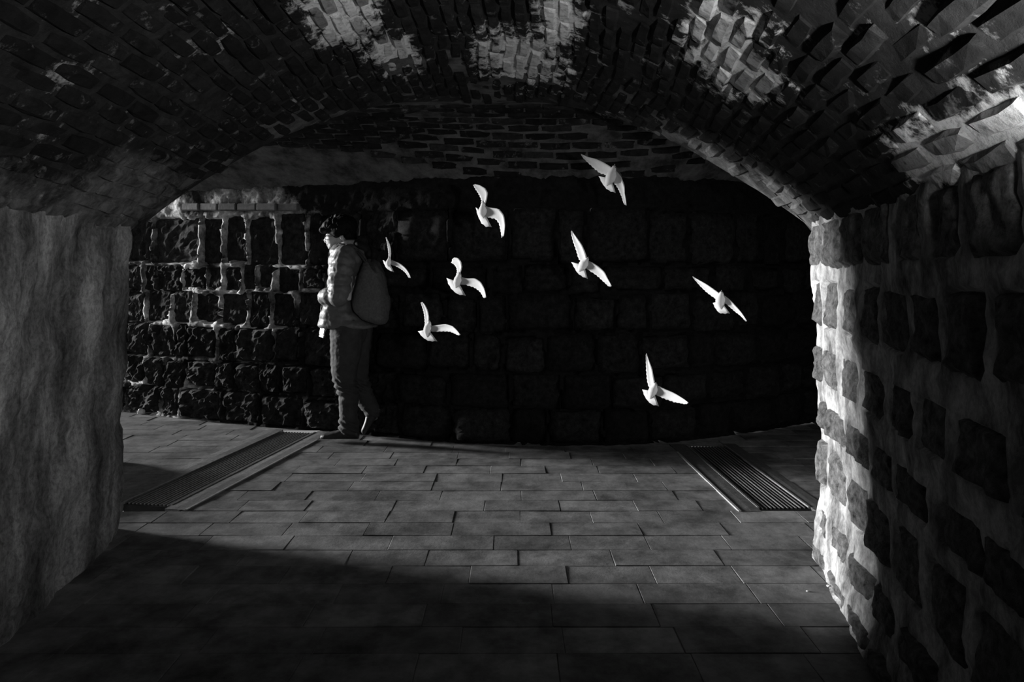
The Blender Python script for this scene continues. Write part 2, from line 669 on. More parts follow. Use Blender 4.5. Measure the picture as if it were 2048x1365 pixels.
# ------------------------------------------------------------------ drains
def drain(name, dr, kb, label, bars=11):
    (x0, y0), (x1, y1), w = dr
    ln = math.hypot(x1 - x0, y1 - y0)
    ang = math.atan2(x0 - x1, y1 - y0)
    root = empty(name, (x0, y0, 0), ang)
    tag(root, label, 'drain grate', 'iron drain grates in the paved floor')
    bm = bmesh.new()
    box(bm, (0, ln / 2, -0.075), (w, ln, 0.01))
    for s in (-1, 1):
        box(bm, (s * w / 2, ln / 2, -0.045), (0.008, ln, 0.07))
    for e in (0, ln):
        box(bm, (0, e, -0.045), (w, 0.008, 0.07))
    obj('trough', bm, M['trough'], root)
    for s, kw in ((-1, kb[0]), (1, kb[1])):
        bm = bmesh.new()
        rows = []
        n = int(ln / 0.06)
        for i in range(n + 1):
            yy = -0.06 + (ln + 0.1) * i / n
            e = kw * (1 + 0.05 * fbm((yy, s * 3, 1), 3))
            rows.append([Vector((s * (w / 2 + 0.008), yy, -0.05)), Vector((s * (w / 2 + 0.008), yy, 0.002)),
                         Vector((s * (w / 2 + e * 0.5), yy, 0.004 + 0.002 * fbm((yy, s, 2), 5))),
                         Vector((s * (w / 2 + e), yy, 0.002)), Vector((s * (w / 2 + e + 0.006), yy, -0.05))])
            if s < 0: rows[-1].reverse()
        me = grid_mesh('kerb', rows)
        obj('kerb', me, M['kerb'], root)
        bm = bmesh.new()
        box(bm, (s * (w / 2 + 0.002), ln / 2, -0.012), (0.012, ln, 0.034))
        obj('rail', bm, M['iron'], root)
    # steel edging strip on the side towards the middle of the crossing
    s = -1 if x0 > 0 else 1
    kw = kb[0] if s < 0 else kb[1]
    bm = bmesh.new()
    a, bb = (-0.06, ln * 0.86)
    box(bm, (s * (w / 2 + kw + 0.006), (a + bb) / 2, -0.006), (0.014, bb - a, 0.026))
    obj('edging_strip', bm, M['steel_edge'], root)
    bm = bmesh.new()
    box(bm, (0, ln / 2, 0), (0.010, ln - 0.01, 0.024))
    bmesh.ops.bevel(bm, geom=bm.edges[:], offset=0.002, segments=1, affect='EDGES')
    me = bpy.data.meshes.new('bar')
    bm.to_mesh(me); bm.free()
    me.materials.append(M['iron'])
    for i in range(bars):
        obj('bar', me, None, root, (-w / 2 + w * (i + 1) / (bars + 1), 0, -0.014 + R.uniform(-0.001, 0.001)))
    bm = bmesh.new()
    box(bm, (0, 0, 0), (w - 0.01, 0.012, 0.012))
    me = bpy.data.meshes.new('cross_rod')
    bm.to_mesh(me); bm.free()
    me.materials.append(M['iron'])
    for i in range(4):
        obj('cross_rod', me, None, root, (0, ln * (i + 0.5) / 4, -0.022))
    return root


drain('drain_grate', DR_L, KERB_L, 'long iron drain grate in the floor beside the left wall, ending at the walker\'s toes')
drain('drain_grate', DR_R, KERB_R, 'shorter iron drain grate beside the bright right wall, with a steel edging strip')


# ------------------------------------------------------------------ rough stones
def rough_block(w, h, d, seed, amp=0.03, nx=7, nz=6, round_=0.25):
    """block with a hewn front; local x right, z up, front towards -y; centre at the origin"""
    verts, faces = [], []
    so = Vector((seed * 3.17, seed * 1.31, seed * 0.77))
    idx = {}

    def edge(t, n):
        return -0.5 + t / n
    for j in range(nz + 1):
        for i in range(nx + 1):
            a, bb = edge(i, nx), edge(j, nz)
            ex = min(0.5 - abs(a), 0.5 - abs(bb)) * 2
            px, pz = a * w, bb * h
            # corners cut round
            rr = math.hypot(max(abs(a) - 0.30, 0), max(abs(bb) - 0.28, 0))
            if abs(a) > 0.30 and abs(bb) > 0.28 and rr > 0.2:
                f = 0.2 / rr
                px = math.copysign(0.30 + (abs(a) - 0.30) * (1 - round_ + round_ * f), a) * w
                pz = math.copysign(0.28 + (abs(bb) - 0.28) * (1 - round_ + round_ * f), bb) * h
            if 0 < ex:
                px += 0.03 * w * noise.noise(Vector((a * 3, bb * 3, 5)) + so)
            else:
                k = 1 + 0.16 * noise.noise(Vector((a * 4, bb * 4, 9)) + so)
                px *= k
                pz *= k
            prof = min(1, ex * 3.2)
            prof = math.sqrt(max(0, 1 - (1 - prof) ** 2))
            n1 = noise.noise(Vector((a * w * 9, 0, bb * h * 9)) + so)
            n2 = noise.noise(Vector((a * w * 24, 3, bb * h * 24)) + so)
            n3 = noise.noise(Vector((a * w * 55, 7, bb * h * 55)) + so)
            yy = -d * (0.35 + 0.65 * prof) - amp * prof * (0.8 * n1 + 0.55 * n2 + 0.3 * n3)
            idx[i, j] = len(verts)
            verts.append((px, yy, pz))
    for j in range(nz):
        for i in range(nx):
            faces.append((idx[i, j], idx[i + 1, j], idx[i + 1, j + 1], idx[i, j + 1]))
    ring = [idx[i, 0] for i in range(nx)] + [idx[nx, j] for j in range(nz)] + [idx[i, nz] for i in range(nx, 0, -1)] + [idx[0, j] for j in range(nz, 0, -1)]
    bk = []
    for q in ring:
        bk.append(len(verts))
        x_, _, z_ = verts[q]
        verts.append((x_ * 1.02, 0.03, z_ * 1.02))
    n = len(ring)
    for i in range(n):
        faces.append((ring[(i + 1) % n], ring[i], bk[i], bk[(i + 1) % n]))
    return mesh_py('stone', verts, faces)


# ------------------------------------------------------------------ back wall of the corridor
# arc length along the curved wall
SX = [(-9 + 0.02 * i) for i in range(int((END_R + 0.2 + 9) / 0.02) + 1)]
SS = [0.0]
for a, bb in zip(SX[:-1], SX[1:]):
    SS.append(SS[-1] + math.hypot(bb - a, yb(bb) - yb(a)))


def s_of(x): return SS[max(0, min(len(SS) - 1, int(round((x + 9) / 0.02))))]


def x_of(s):
    lo, hi = 0, len(SS) - 1
    while hi - lo > 1:
        mid = (lo + hi) // 2
        if SS[mid] < s: lo = mid
        else: hi = mid
    t = (s - SS[lo]) / (SS[hi] - SS[lo])
    return SX[lo] + (SX[hi] - SX[lo]) * t


def nrm_b(x):
    d = (yb(x + 0.03) - yb(x - 0.03)) / 0.06
    return Vector((d, -1, 0)).normalized()


def u2s(u):
    x = -3.0
    for _ in range(30):
        x = (u - 1024) / K * yb(x)
    return s_of(x)


ZROWS = [0.0, 0.27, 0.53, 0.83, 1.13, 1.355, 1.79]
S0, S1 = s_of(-5.6), s_of(3.6)
fixed = {5: [250, 306, 400, 448, 494, 556, 612, 664, 724], 4: [250, 284, 312, 365, 412, 447, 482, 514, 549, 600, 652],
         3: [250, 292, 344, 387, 438, 494, 540, 592, 645], 2: [250, 300, 352, 380, 436, 476, 548, 600], 1: [250, 290, 330, 372, 430, 470, 520, 560, 620]}
cells = []     # s0 s1 z0 z1
for r in range(6):
    z0, z1 = ZROWS[r], ZROWS[r + 1]
    bnd = [u2s(u) for u in fixed[r]] if r in fixed else [u2s(250)]
    s = bnd[0]
    left = []
    while s > S0:
        s -= R.uniform(0.24, 0.48)
        left.append(s)
    bnd = left[::-1] + bnd
    s = bnd[-1]
    while s < S1:
        s += R.uniform(0.22, 0.5)
        bnd.append(s)
    for a, bb in zip(bnd[:-1], bnd[1:]):
        if bb - a < 0.09: continue
        cells.append((a, bb, z0 + R.uniform(-0.02, 0.02) * (r > 0), z1 + R.uniform(-0.02, 0.02)))


def wall_pt(s, z, off):
    x = x_of(s)
    n = nrm_b(x)
    return Vector((x, yb(x), z)) + n * off


rowsets = [[c_ for c_ in cells if abs(c_[2] - ZROWS[r]) < 0.03] for r in range(6)]
rows = []
ds = 0.02
ns_ = int((s_of(END_R + 0.1) - s_of(-8.5)) / ds)
zs = [i * 0.021 for i in range(int(2.2 / 0.021) + 1)]
for z in zs:
    line = []
    rr = None
    for r in range(6):
        if ZROWS[r] - 0.01 <= z < ZROWS[r + 1] - 0.01:
            rr = rowsets[r]
    ci = 0
    for i in range(ns_ + 1):
        s = s_of(-8.5) + i * ds
        p = wall_pt(s, z, 0)
        off = 0.012 + 0.022 * fbm(p, 4.0) + 0.014 * noise.noise(p * 18) + 0.010 * noise.noise(p * 40)
        if rr:
            while ci < len(rr) - 1 and rr[ci][1] < s: ci += 1
            a, bb, z0, z1 = rr[ci]
            m_ = 0.016 + 0.022 * max(-0.5, noise.noise(p * 5 + Vector((0, 0, 9))))
            ws = s + 0.022 * noise.noise(p * 9) + 0.010 * noise.noise(p * 25)
            wz = z + 0.022 * noise.noise(p * 8 + Vector((4, 0, 0))) + 0.010 * noise.noise(p * 24)
            if a + m_ < ws < bb - m_ and z0 + m_ < wz < z1 - m_:
                off = -0.07
        line.append(wall_pt(s, z, off))
    rows.append(line)
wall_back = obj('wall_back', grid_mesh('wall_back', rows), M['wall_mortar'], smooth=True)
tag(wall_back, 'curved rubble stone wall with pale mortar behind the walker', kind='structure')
nst = 0
for k, (a, bb, z0, z1) in enumerate(cells):
    xm = x_of((a + bb) / 2)
    if not in_view((xm, yb(xm), (z0 + z1) / 2), 200, 200) or nst > 290: continue
    n = nrm_b(xm)
    w, h = bb - a - 0.014 - R.uniform(0, 0.02), z1 - z0 - 0.012 - R.uniform(0, 0.02)
    low = z0 < 0.75
    fine = xm < -0.9
    d = R.uniform(0.012, 0.035) if not low else R.uniform(0.04, 0.09)
    if not low and R.random() < 0.25: d += 0.025
    me = rough_block(w, h, d, k + 1, 0.035 if not low else 0.06, 16 if fine else 7, 14 if fine else 6)
    p = Vector((xm, yb(xm), (z0 + z1) / 2)) - n * 0.045
    o = obj('stone', me, M['wall_stone'], wall_back, p, (R.uniform(-0.03, 0.03), R.uniform(-0.04, 0.04), math.atan2(n.x, -n.y) + R.uniform(-0.05, 0.05)), not fine)
    nst += 1

# brick course closing the stonework on the left, below the vault
bs = u2s(372)
k = 0
bmb = bmesh.new()
box(bmb, (0, 0, 0), (0.19, 0.1, 0.06))
bmesh.ops.bevel(bmb, geom=bmb.edges[:], offset=0.008, segments=1, affect='EDGES')
brick_me = bpy.data.meshes.new('brick')
bmb.to_mesh(brick_me); bmb.free()
brick_me.materials.append(M['kerb'])
while bs < u2s(572):
    x = x_of(bs + 0.1)
    n = nrm_b(x)
    obj('brick', brick_me, None, wall_back, wall_pt(bs + 0.1, 1.86 - 0.05 * k / 7, 0.005 + R.uniform(-0.008, 0.008)), (0, R.uniform(-0.02, 0.02) + 0.03, math.atan2(n.x, -n.y)))
    bs += 0.205
    k += 1


# ------------------------------------------------------------------ vaults
def quad_ok(x, y):
    return True


# corridor vault shell, cut where the passage opens into it
rows = []
NX = 160
for j in range(41):
    line = []
    for i in range(NX + 1):
        x = MOUTH + (END_R + 0.1 - MOUTH) * i / NX
        n0 = yn(x)
        y = n0 + (yb(x) + 0.02 - n0) * j / 40
        z = zc(x, y)
        if XL < x < XR and y < 4.4:
            z = max(z, zp(x, y))
        line.append(Vector((x, y, z + 0.012 + 0.012 * fbm((x, y, 0), 3))))
    rows.append(line)
ceil_c = obj('ceiling_corridor', grid_mesh('ceiling_corridor', rows), M['old_plaster'], smooth=True)
tag(ceil_c, 'low plastered and brick vault over the cross corridor', kind='structure')
rows = []
for j in range(90):
    y = -3.2 + (4.40 + 3.2) * j / 89
    line = []
    for i in range(81):
        t = -1.04 + 2.08 * i / 80
        yy = y
        xc, hw = span(yy)
        x = xc + hw * t
        if y > 3.1:
            yy = min(y, y_groin(x) if abs(t) < 1 else 3.2)
            xc, hw = span(yy)
            x = xc + hw * t
        line.append(Vector((x, yy, zp(x, yy) + 0.011 + 0.005 * fbm((x, yy, 4), 4))))
    rows.append(line)
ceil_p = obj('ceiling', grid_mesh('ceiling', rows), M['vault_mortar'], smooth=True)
tag(ceil_p, 'brick barrel vault over the passage with patches of old lime and painted light', kind='structure')


def vbrick(seed, ln, w, d=0.05):
    bm = bmesh.new()
    n = 3
    rg = []
    for t in range(n + 1):
        y = -ln / 2 + ln * t / n
        e = 0.010 if t in (0, n) else 0.0
        jj = lambda q: R.uniform(-q, q)
        rg.append([Vector((-w / 2 + jj(.003), y, d)), Vector((-w / 2 + e * .5 + jj(.004), y, 0.014 + jj(.004))), Vector((-w / 2 + 0.011 + jj(.004), y + (e if t == 0 else -e), e * .6 + jj(.004))),
                   Vector((w / 2 - 0.011 + jj(.004), y + (e if t == 0 else -e), e * .6 + jj(.004))), Vector((w / 2 - e * .5 + jj(.004), y, 0.014 + jj(.004))), Vector((w / 2 + jj(.003), y, d))])
    loft(bm, rg)
    me = bpy.data.meshes.new('brick')
    bm.normal_update()
    bmesh.ops.recalc_face_normals(bm, faces=bm.faces[:])
    bm.to_mesh(me); bm.free()
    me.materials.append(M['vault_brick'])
    return me


vb = [vbrick(i, 0.215, 0.062) for i in range(12)]


def lay(parent, places, limit):
    """places: (matrix, size in the picture)"""
    places.sort(key=lambda q: -q[1])
    rv, rf = [], []
    for i, (mt, _) in enumerate(places):
        me = vb[R.randrange(12)]
        if i < limit:
            o = obj('brick', me, None, parent)
            o.matrix_world = mt
        else:
            k = len(rv)
            rv += [mt @ v.co for v in me.vertices]
            rf += [tuple(q + k for q in p.vertices) for p in me.polygons]
    if rv:
        tag(obj('brick_remainder', mesh_py('brick_remainder', rv, rf), M['vault_brick'], parent), kind='stuff')


# courses of the passage vault run into the picture
places = []
pitch = 0.0745
NC = 54
for ki in range(NC):
    y = 0.8 + (0.114 if ki % 2 else 0) + R.uniform(-0.02, 0.02)
    while y < 4.45:
        xc, hw = span(y)
        # equal steps along the arc
        t = -1 + 2 * (ki + 0.5) / NC
        t = t * (1 + 0.06 * (1 - t * t))
        x = xc + hw * t
        sl = -2 * DROP * t / hw
        skew = (span(y + 0.05)[0] + span(y + 0.05)[1] * t - x) / 0.05
        wfac = hw * 2 / NC * (1 + 0.06 * (1 - 3 * t * t)) * math.hypot(1, sl) / pitch
        if y + 0.09 < y_groin(x) and in_view((x, y, zp(x, y))) and R.random() > 0.03:
            drop = R.choice((0, 0, 0.002, 0.004, -0.005, -0.008, 0.006)) + R.uniform(-0.003, 0.003)
            mt = (Matrix.Translation((x, y, zp(x, y) - 0.006 - drop)) @ Matrix.Rotation(-math.atan(skew), 4, 'Z') @ Matrix.Rotation(-math.atan(sl), 4, 'Y')
                  @ Matrix.Rotation(R.uniform(-0.03, 0.03), 4, 'Z') @ Matrix.Rotation(R.uniform(-0.03, 0.03), 4, 'X') @ Matrix.Rotation(R.uniform(-0.06, 0.06), 4, 'Y')
                  @ Matrix.Diagonal((wfac * R.uniform(0.94, 1.02), R.uniform(0.9, 1.03), 1, 1)))
            places.append((mt, 1 / y ** 2))
        y += 0.228
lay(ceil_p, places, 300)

# courses of the corridor vault run across the picture
places = []
for ki in range(13):
    x = MOUTH + 0.2 + (0.11 if ki % 2 else 0)
    while x < 3.0:
        c0 = yc(x)
        f = (ki - 2.6) * 0.072
        y = c0 + f
        if 0 <= y - c0 < (yb(x) - c0) * (0.97 if x > -2.2 else 0.55):
            if in_view((x, y, zc(x, y))) and R.random() > 0.05:
                sl = (zc(x, y + 0.01) - zc(x, y - 0.01)) / 0.02
                dx = (yc(x + 0.05) - yc(x - 0.05)) / 0.1
                mt = (Matrix.Translation((x, y, zc(x, y) - 0.004 - R.choice((0, 0.004, 0.008, -0.004)))) @ Matrix.Rotation(math.atan(dx), 4, 'Z') @ Matrix.Rotation(math.atan(sl), 4, 'X')
                      @ Matrix.Rotation(math.pi / 2, 4, 'Z') @ Matrix.Rotation(R.uniform(-0.06, 0.06), 4, 'Y') @ Matrix.Rotation(R.uniform(-0.02, 0.02), 4, 'Z'))
                places.append((mt, 1 / y ** 2))
        x += 0.228
lay(ceil_c, places, 300)


# ------------------------------------------------------------------ side walls (jambs) of the passage
def jamb(name, path, top, mat, holes=None, flare=0.0, amp=0.02):
    """path: plan polyline, the room on its right hand side; batter leans the head of the wall into the room"""
    pts, cum = [], [0.0]
    dense = []
    for (a, bb) in zip(path[:-1], path[1:]):
        A, B = Vector(a), Vector(bb)
        n = max(1, int((B - A).length / 0.03))
        for i in range(n):
            dense.append(A + (B - A) * (i / n))
    dense.append(Vector(path[-1]))
    for it in range(5):       # round the corner
        d2 = [dense[0]]
        for i in range(1, len(dense) - 1):
            d2.append((dense[i - 1] + dense[i] * 2 + dense[i + 1]) / 4)
        d2.append(dense[-1])
        dense = d2
    rows = []
    n = len(dense)
    info = []
    for i in range(n):
        t = (dense[min(i + 1, n - 1)] - dense[max(i - 1, 0)]).normalized()
        nn = Vector((t.y, -t.x))
        info.append((dense[i], nn))
    zz = [j * 0.03 for j in range(int(top / 0.03) + 1)]
    for z in zz:
        line = []
        for i, (p, nn) in enumerate(info):
            q = Vector((p.x, p.y, z))
            off = amp * fbm(q * Vector((1, 1, 1)).length / 1.732, 3.2) + 0.006 * noise.noise(q * 26)
            off += 0.065 * (z / 1.5)
            if flare and z < 0.32:
                off += flare * (1 - z / 0.32) ** 1.2
            if holes:
                off += holes(q)
            line.append(Vector((p.x + nn.x * off, p.y + nn.y * off, z)))
        rows.append(line)
    return obj(name, grid_mesh(name, rows), mat, smooth=True), info


# left: from the camera side to the corner, then into the corridor
wall_l, _ = jamb('wall_left', [(wall_l_x(-3.2), -3.2), (-1.75, 2.33), (-1.93, 3.36), (-1.99, 3.43), (MOUTH, yn(MOUTH)), (MOUTH - 0.05, 2.0)], 1.56, M['plaster'], amp=0.028)
tag(wall_l, 'battered left wall of the passage in streaked dim plaster', kind='structure')

# unseen low block added behind the left corner to shade the drain
me = rough_block(0.75, 1.12, 0.13, 77, 0.012, 10, 12, 0.2)
o = obj('shadow_block', me, M['kerb'], wall_l, (-3.03, 4.09, 0.0), (-math.pi / 2, 0, 0), True)

# right: stones set between wide bands of mortar
ZB = []
for (v0, v1) in ((1079, 1052), (1000, 968), (874, 852), (789, 762), (683, 652), (559, 541)):
    ZB.append((CH - (v0 - HV) / K * 3.1, CH - (v1 - HV) / K * 3.1))
lev = [0.0] + [v for pr in ZB for v in pr] + [1.52]
courses = [(lev[i], lev[i + 1]) for i in range(0, len(lev), 2)]
A, B = Vector((1.21, 2.15)), Vector((1.435, 3.17))
dirw = (B - A).normalized()
LEN_R = 2.25
rstones = []
for ci, (z0, z1) in enumerate(courses):
    s = 0.05 + (0.06 if ci % 2 else 0)
    first = True
    while s < LEN_R:
        w = R.uniform(0.17, 0.30) if not first else R.uniform(0.13, 0.24)
        rstones.append((s, s + w, z0 + R.uniform(0, 0.015), z1 - R.uniform(0, 0.015)))
        s += w + R.uniform(0.03, 0.07)
        first = False


def r_hole(q):
    d = B - Vector((q.x, q.y))
    s = d.dot(dirw)
    if abs(d.dot(Vector((dirw.y, -dirw.x)))) > 0.12: return 0
    for (a, bb, z0, z1) in rstones:
        if a + 0.02 < s < bb - 0.02 and z0 + 0.02 < q.z < z1 - 0.02:
            return -0.05
    return 0.0


def r_flare(q): return r_hole(q)


wall_r, _ = jamb('wall_right', [(END_R, yn(END_R)), (XR + 0.09, 3.215), (1.425, 3.13), (1.21, 2.15), (wall_r_x(-3.2), -3.2)], 1.56, M['jamb_mortar'], r_hole, 0.055, 0.018)
tag(wall_r, 'right wall of the passage with dark stones between bright mortar bands', kind='structure')
nr = Vector((-dirw.y, dirw.x))
for k, (a, bb, z0, z1) in enumerate(rstones):
    sm = (a + bb) / 2
    zm = (z0 + z1) / 2
    off = 0.065 * zm / 1.5 + (0.055 * max(0, 1 - zm / 0.32) if zm < 0.32 else 0)
    p = B - dirw * sm + nr * (off - 0.038)
    me = rough_block(bb - a - 0.01, z1 - z0 - 0.005, 0.042 + R.uniform(-0.006, 0.012), 400 + k, 0.022, 12, 10, 0.1)
    obj('stone', me, M['jamb_stone'], wall_r, (p.x, p.y, zm), (-0.043, 0, math.atan2(nr.x, -nr.y) + R.uniform(-0.03, 0.03)), True)

# ends of the passage and the corridor, out of the picture
obj_e = obj('wall_near', mesh_py('wall_near', [(-2.2, -3.15, -0.1), (1.7, -3.15, -0.1), (1.7, -3.15, 2.5), (-2.2, -3.15, 2.5)], [(0, 1, 2, 3)]), M['old_plaster'])
tag(obj_e, 'plain wall closing the passage behind the viewer', kind='structure')
obj_e = obj('wall_end', mesh_py('wall_end', [(END_R, 4.2, -0.1), (END_R, 7.2, -0.1), (END_R, 7.2, 2.6), (END_R, 4.2, 2.6)], [(0, 1, 2, 3)]), M['old_plaster'])
tag(obj_e, 'dark wall closing the right end of the corridor', kind='structure')


# ------------------------------------------------------------------ the walker
PY = 5.27


def P(u, v, dy=0.0):
    return at(u, v, PY + dy)


person = empty('person', (P(690, 880).x, PY, 0))
tag(person, 'dark-haired person in a pale puffer jacket walking left with bowed head', 'person')


def wear(name, me, mat, parent=person, smooth=True):
    o = obj(name, me, mat, None, smooth=smooth)
    o.parent = parent
    o.matrix_parent_inverse = Matrix.Translation(-Vector(parent.location))
    return o


YAX = Vector((0, 1, 0))
# --- body, one continuous skin under the clothes
bm = bmesh.new()
hc = P(679, 463)
tilt = Matrix.Rotation(math.radians(-20), 4, 'Y')       # chin down towards -x
ell(bm, hc + Vector((0.012, 0, 0.012)), (0.096, 0.077, 0.092), tilt)
ell(bm, P(667, 477), (0.060, 0.060, 0.066), tilt)                    # face
ell(bm, P(667, 490), (0.040, 0.044, 0.030), tilt)                    # jaw
ell(bm, P(661, 495), (0.020, 0.022, 0.016), tilt)                    # chin
tube(bm, [P(655, 473), P(650.5, 481), P(651.5, 484)], [0.010, 0.014, 0.011], 8)   # nose
ell(bm, P(656, 469.5), (0.012, 0.042, 0.010), tilt)                  # brow
ell(bm, P(656, 488.5), (0.011, 0.024, 0.0065), tilt)                 # lips
ell(bm, P(656.5, 491.5), (0.010, 0.020, 0.006), tilt)
for s in (-1, 1):
    ell(bm, P(683, 474, s * 0.078), (0.017, 0.010, 0.030), tilt)     # ears
    ell(bm, P(661, 477, s * 0.036), (0.022, 0.020, 0.016), tilt)     # cheeks
tube(bm, [P(682, 478), P(692, 492), P(700, 505)], [0.058, 0.056, 0.065], 14)
tube(bm, [P(700, 505), P(702, 560), P(702, 640)], [0.11, 0.12, 0.11], 14, (YAX, 1.2))
tube(bm, [P(697, 508, -0.13), P(695, 520, -0.19), P(694, 597, -0.23), P(662, 604, -0.15)], [0.05, 0.045, 0.035, 0.028], 10)
SH, EL, WR = P(697, 508, 0.13), P(690, 596, 0.2), P(656, 636, 0.05)
tube(bm, [SH, P(697, 520, 0.19), EL, WR], [0.05, 0.045, 0.036, 0.026], 10)
tube(bm, [P(702, 640, -0.08), P(690, 762, -0.07), P(693, 855, -0.07)], [0.075, 0.055, 0.04], 10)
tube(bm, [P(702, 640, 0.08), P(714, 762, 0.07), P(738, 806, 0.07)], [0.075, 0.055, 0.03], 10)
# hand that holds the phone: palm, four fingers, thumb
hp = P(651, 645, 0.0)
tube(bm, [WR, P(653, 642, 0.015), P(651, 651, 0.005)], [0.024, 0.030, 0.027], 10, (YAX, 0.6))
for i, (du, ln_) in enumerate(((-4.5, 0.9), (-1.5, 1.0), (1.5, 0.95), (4.3, 0.8))):
    a = P(650 + du, 651, 0.008)
    bb_ = a + Vector((-0.006, -0.010, -0.030 * ln_))
    c_ = bb_ + Vector((-0.004, -0.022, -0.022 * ln_))
    d_ = c_ + Vector((0.0, -0.018, -0.002))
    tube(bm, [a, bb_, c_, d_], [0.0095, 0.009, 0.0085, 0.0075], 8)
tube(bm, [P(656, 644, 0), P(655.5, 649, -0.05), P(652.5, 653, -0.088)], [0.012, 0.011, 0.009], 8)
me = fuse(bm, 0.0062, 2)
wear('body', me, M['skin'])

# --- hair
bm = bmesh.new()
ell(bm, hc + Vector((0.022, 0, 0.030)), (0.122, 0.104, 0.096), tilt)
ell(bm, P(661, 452), (0.066, 0.088, 0.050), tilt)
ell(bm, P(648, 460), (0.036, 0.070, 0.030), tilt)
ell(bm, P(700, 470), (0.050, 0.088, 0.060), tilt)
for s in (-1, 1):
    ell(bm, P(678, 462, s * 0.078), (0.060, 0.026, 0.046), tilt)
for i in range(70):
    a = R.uniform(0, 2 * math.pi)
    e = R.uniform(-0.1, 1.3)
    d = Vector((math.cos(a) * math.cos(e), math.sin(a) * math.cos(e) * 0.85, math.sin(e) * 0.85))
    c0 = hc + Vector((0.015, 0, 0.028)) + d * 0.095
    if c0.x < hc.x - 0.075 and c0.z < hc.z - 0.0: continue
    tube(bm, [c0, c0 + d * 0.024 + Vector((-0.01, 0, 0.002)), c0 + d * 0.030 + Vector((R.uniform(-0.03, 0.0), R.uniform(-.015, .015), -0.018))], [0.016, 0.011, 0.004], 6)
me = fuse(bm, 0.0065, 1, lambda p, n: 0.004 * noise.noise(p * 55))
wear('hair', me, M['hair'])

# --- glasses
bm = bmesh.new()
for s in (-1, 1):
    c0 = P(652.5, 475.0, s * 0.034)
    pts = [c0 + Vector((0.006 * math.sin(a), 0.024 * math.cos(a), 0.018 * math.sin(a))) for a in [i * math.pi / 6 for i in range(13)]]
    tube(bm, pts, [0.0028] * 13, 6)
    tube(bm, [c0 + Vector((0.0, s * 0.026, 0.006)), P(664, 472.5, s * 0.078), P(683, 471, s * 0.083)], [0.0028] * 3, 6)
tube(bm, [P(652, 474.5, -0.012), P(651, 474, 0), P(652, 474.5, 0.012)], [0.0028] * 3, 6)
wear('glasses', bm, M['glasses'])

# --- jacket: quilted body and sleeves
rings = []
SIL = [(487, 677, 712, .10), (493, 669, 724, .15), (501, 664, 736, .195), (515, 662, 738, .215), (550, 661, 724, .215), (585, 658, 714, .210),
       (606, 654, 714, .205), (620, 646, 720, .205), (636, 641, 736, .21), (650, 639, 752, .212), (656, 643, 752, .20)]


def sil(v):
    for a, bb in zip(SIL[:-1], SIL[1:]):
        if v <= bb[0]:
            t = (v - a[0]) / (bb[0] - a[0])
            return [a[i] + (bb[i] - a[i]) * t for i in range(1, 4)]
    return SIL[-1][1:]


bm = bmesh.new()
v_ = 487.0
while v_ <= 656:
    u0, u1, ay = sil(v_)
    puff = 1.0 + 0.055 * (abs(math.sin((v_ - 490) / 21.0 * math.pi)) - 0.55) * (1 if v_ > 500 else 0)
    cx, hx = (u0 + u1) / 2, (u1 - u0) / 2 * puff
    ring = []
    for k in range(32):
        a = 2 * math.pi * k / 32
        ca, sa = math.cos(a), math.sin(a)
        e = 0.82
        ring.append(P(cx + hx * math.copysign(abs(ca) ** e, ca), v_) + Vector((0, ay * puff * math.copysign(abs(sa) ** e, sa), 0)))
    rings.append(ring)
    v_ += 1.5
loft(bm, rings)


def sleeve(bm, pts, radii, n=40, per=0.075):
    """puffed sleeve along a polyline"""
    tmp = [Vector(p) for p in pts]
    L = [0.0]
    for a, bb in zip(tmp[:-1], tmp[1:]): L.append(L[-1] + (bb - a).length)
    out, rr = [], []
    for i in range(n + 1):
        s = L[-1] * i / n
        for k in range(len(L) - 1):
            if s <= L[k + 1] + 1e-6:
                t = (s - L[k]) / (L[k + 1] - L[k])
                out.append(tmp[k].lerp(tmp[k + 1], t))
                r0 = radii[k] * (1 - t) + radii[k + 1] * t
                rr.append(r0 * (1 + 0.17 * (abs(math.sin(s / per * math.pi)) - 0.55)))
                break
    for _ in range(3):
        out = [out[0]] + [(out[i - 1] + out[i] * 2 + out[i + 1]) / 4 for i in range(1, len(out) - 1)] + [out[-1]]
    tube(bm, out, rr, 16)


sleeve(bm, [P(696, 506, -0.13), P(689, 515, -0.19), P(680, 560, -0.235), P(679, 594, -0.24), P(656, 592, -0.19), P(650, 596, -0.11)],
       [0.075, 0.088, 0.083, 0.074, 0.064, 0.058], 60, 0.07)
sleeve(bm, [P(697, 508, 0.12), P(692, 520, 0.175), P(684, 590, 0.19), P(656, 633, 0.06)], [0.075, 0.082, 0.07, 0.045], 50)


def crinkle(p, n):
    return 0.006 * fbm(p, 9, 3) + 0.0025 * noise.noise(p * 45)


me = fuse(bm, 0.0075, 2, crinkle)
jacket = wear('jacket', me, M['jacket'])
# zip and pocket flap
bm = bmesh.new()
tube(bm, [P(669, 497, -0.01), P(659, 530, -0.01), P(658, 570, -0.01), P(649, 615, -0.01), P(637.5, 648, -0.01)], [0.006] * 5, 6, None, 4)
o = obj('zip', bm, M['dark'], None, smooth=True)
o.parent = jacket
o.matrix_parent_inverse = Matrix.Translation(-Vector(person.location))
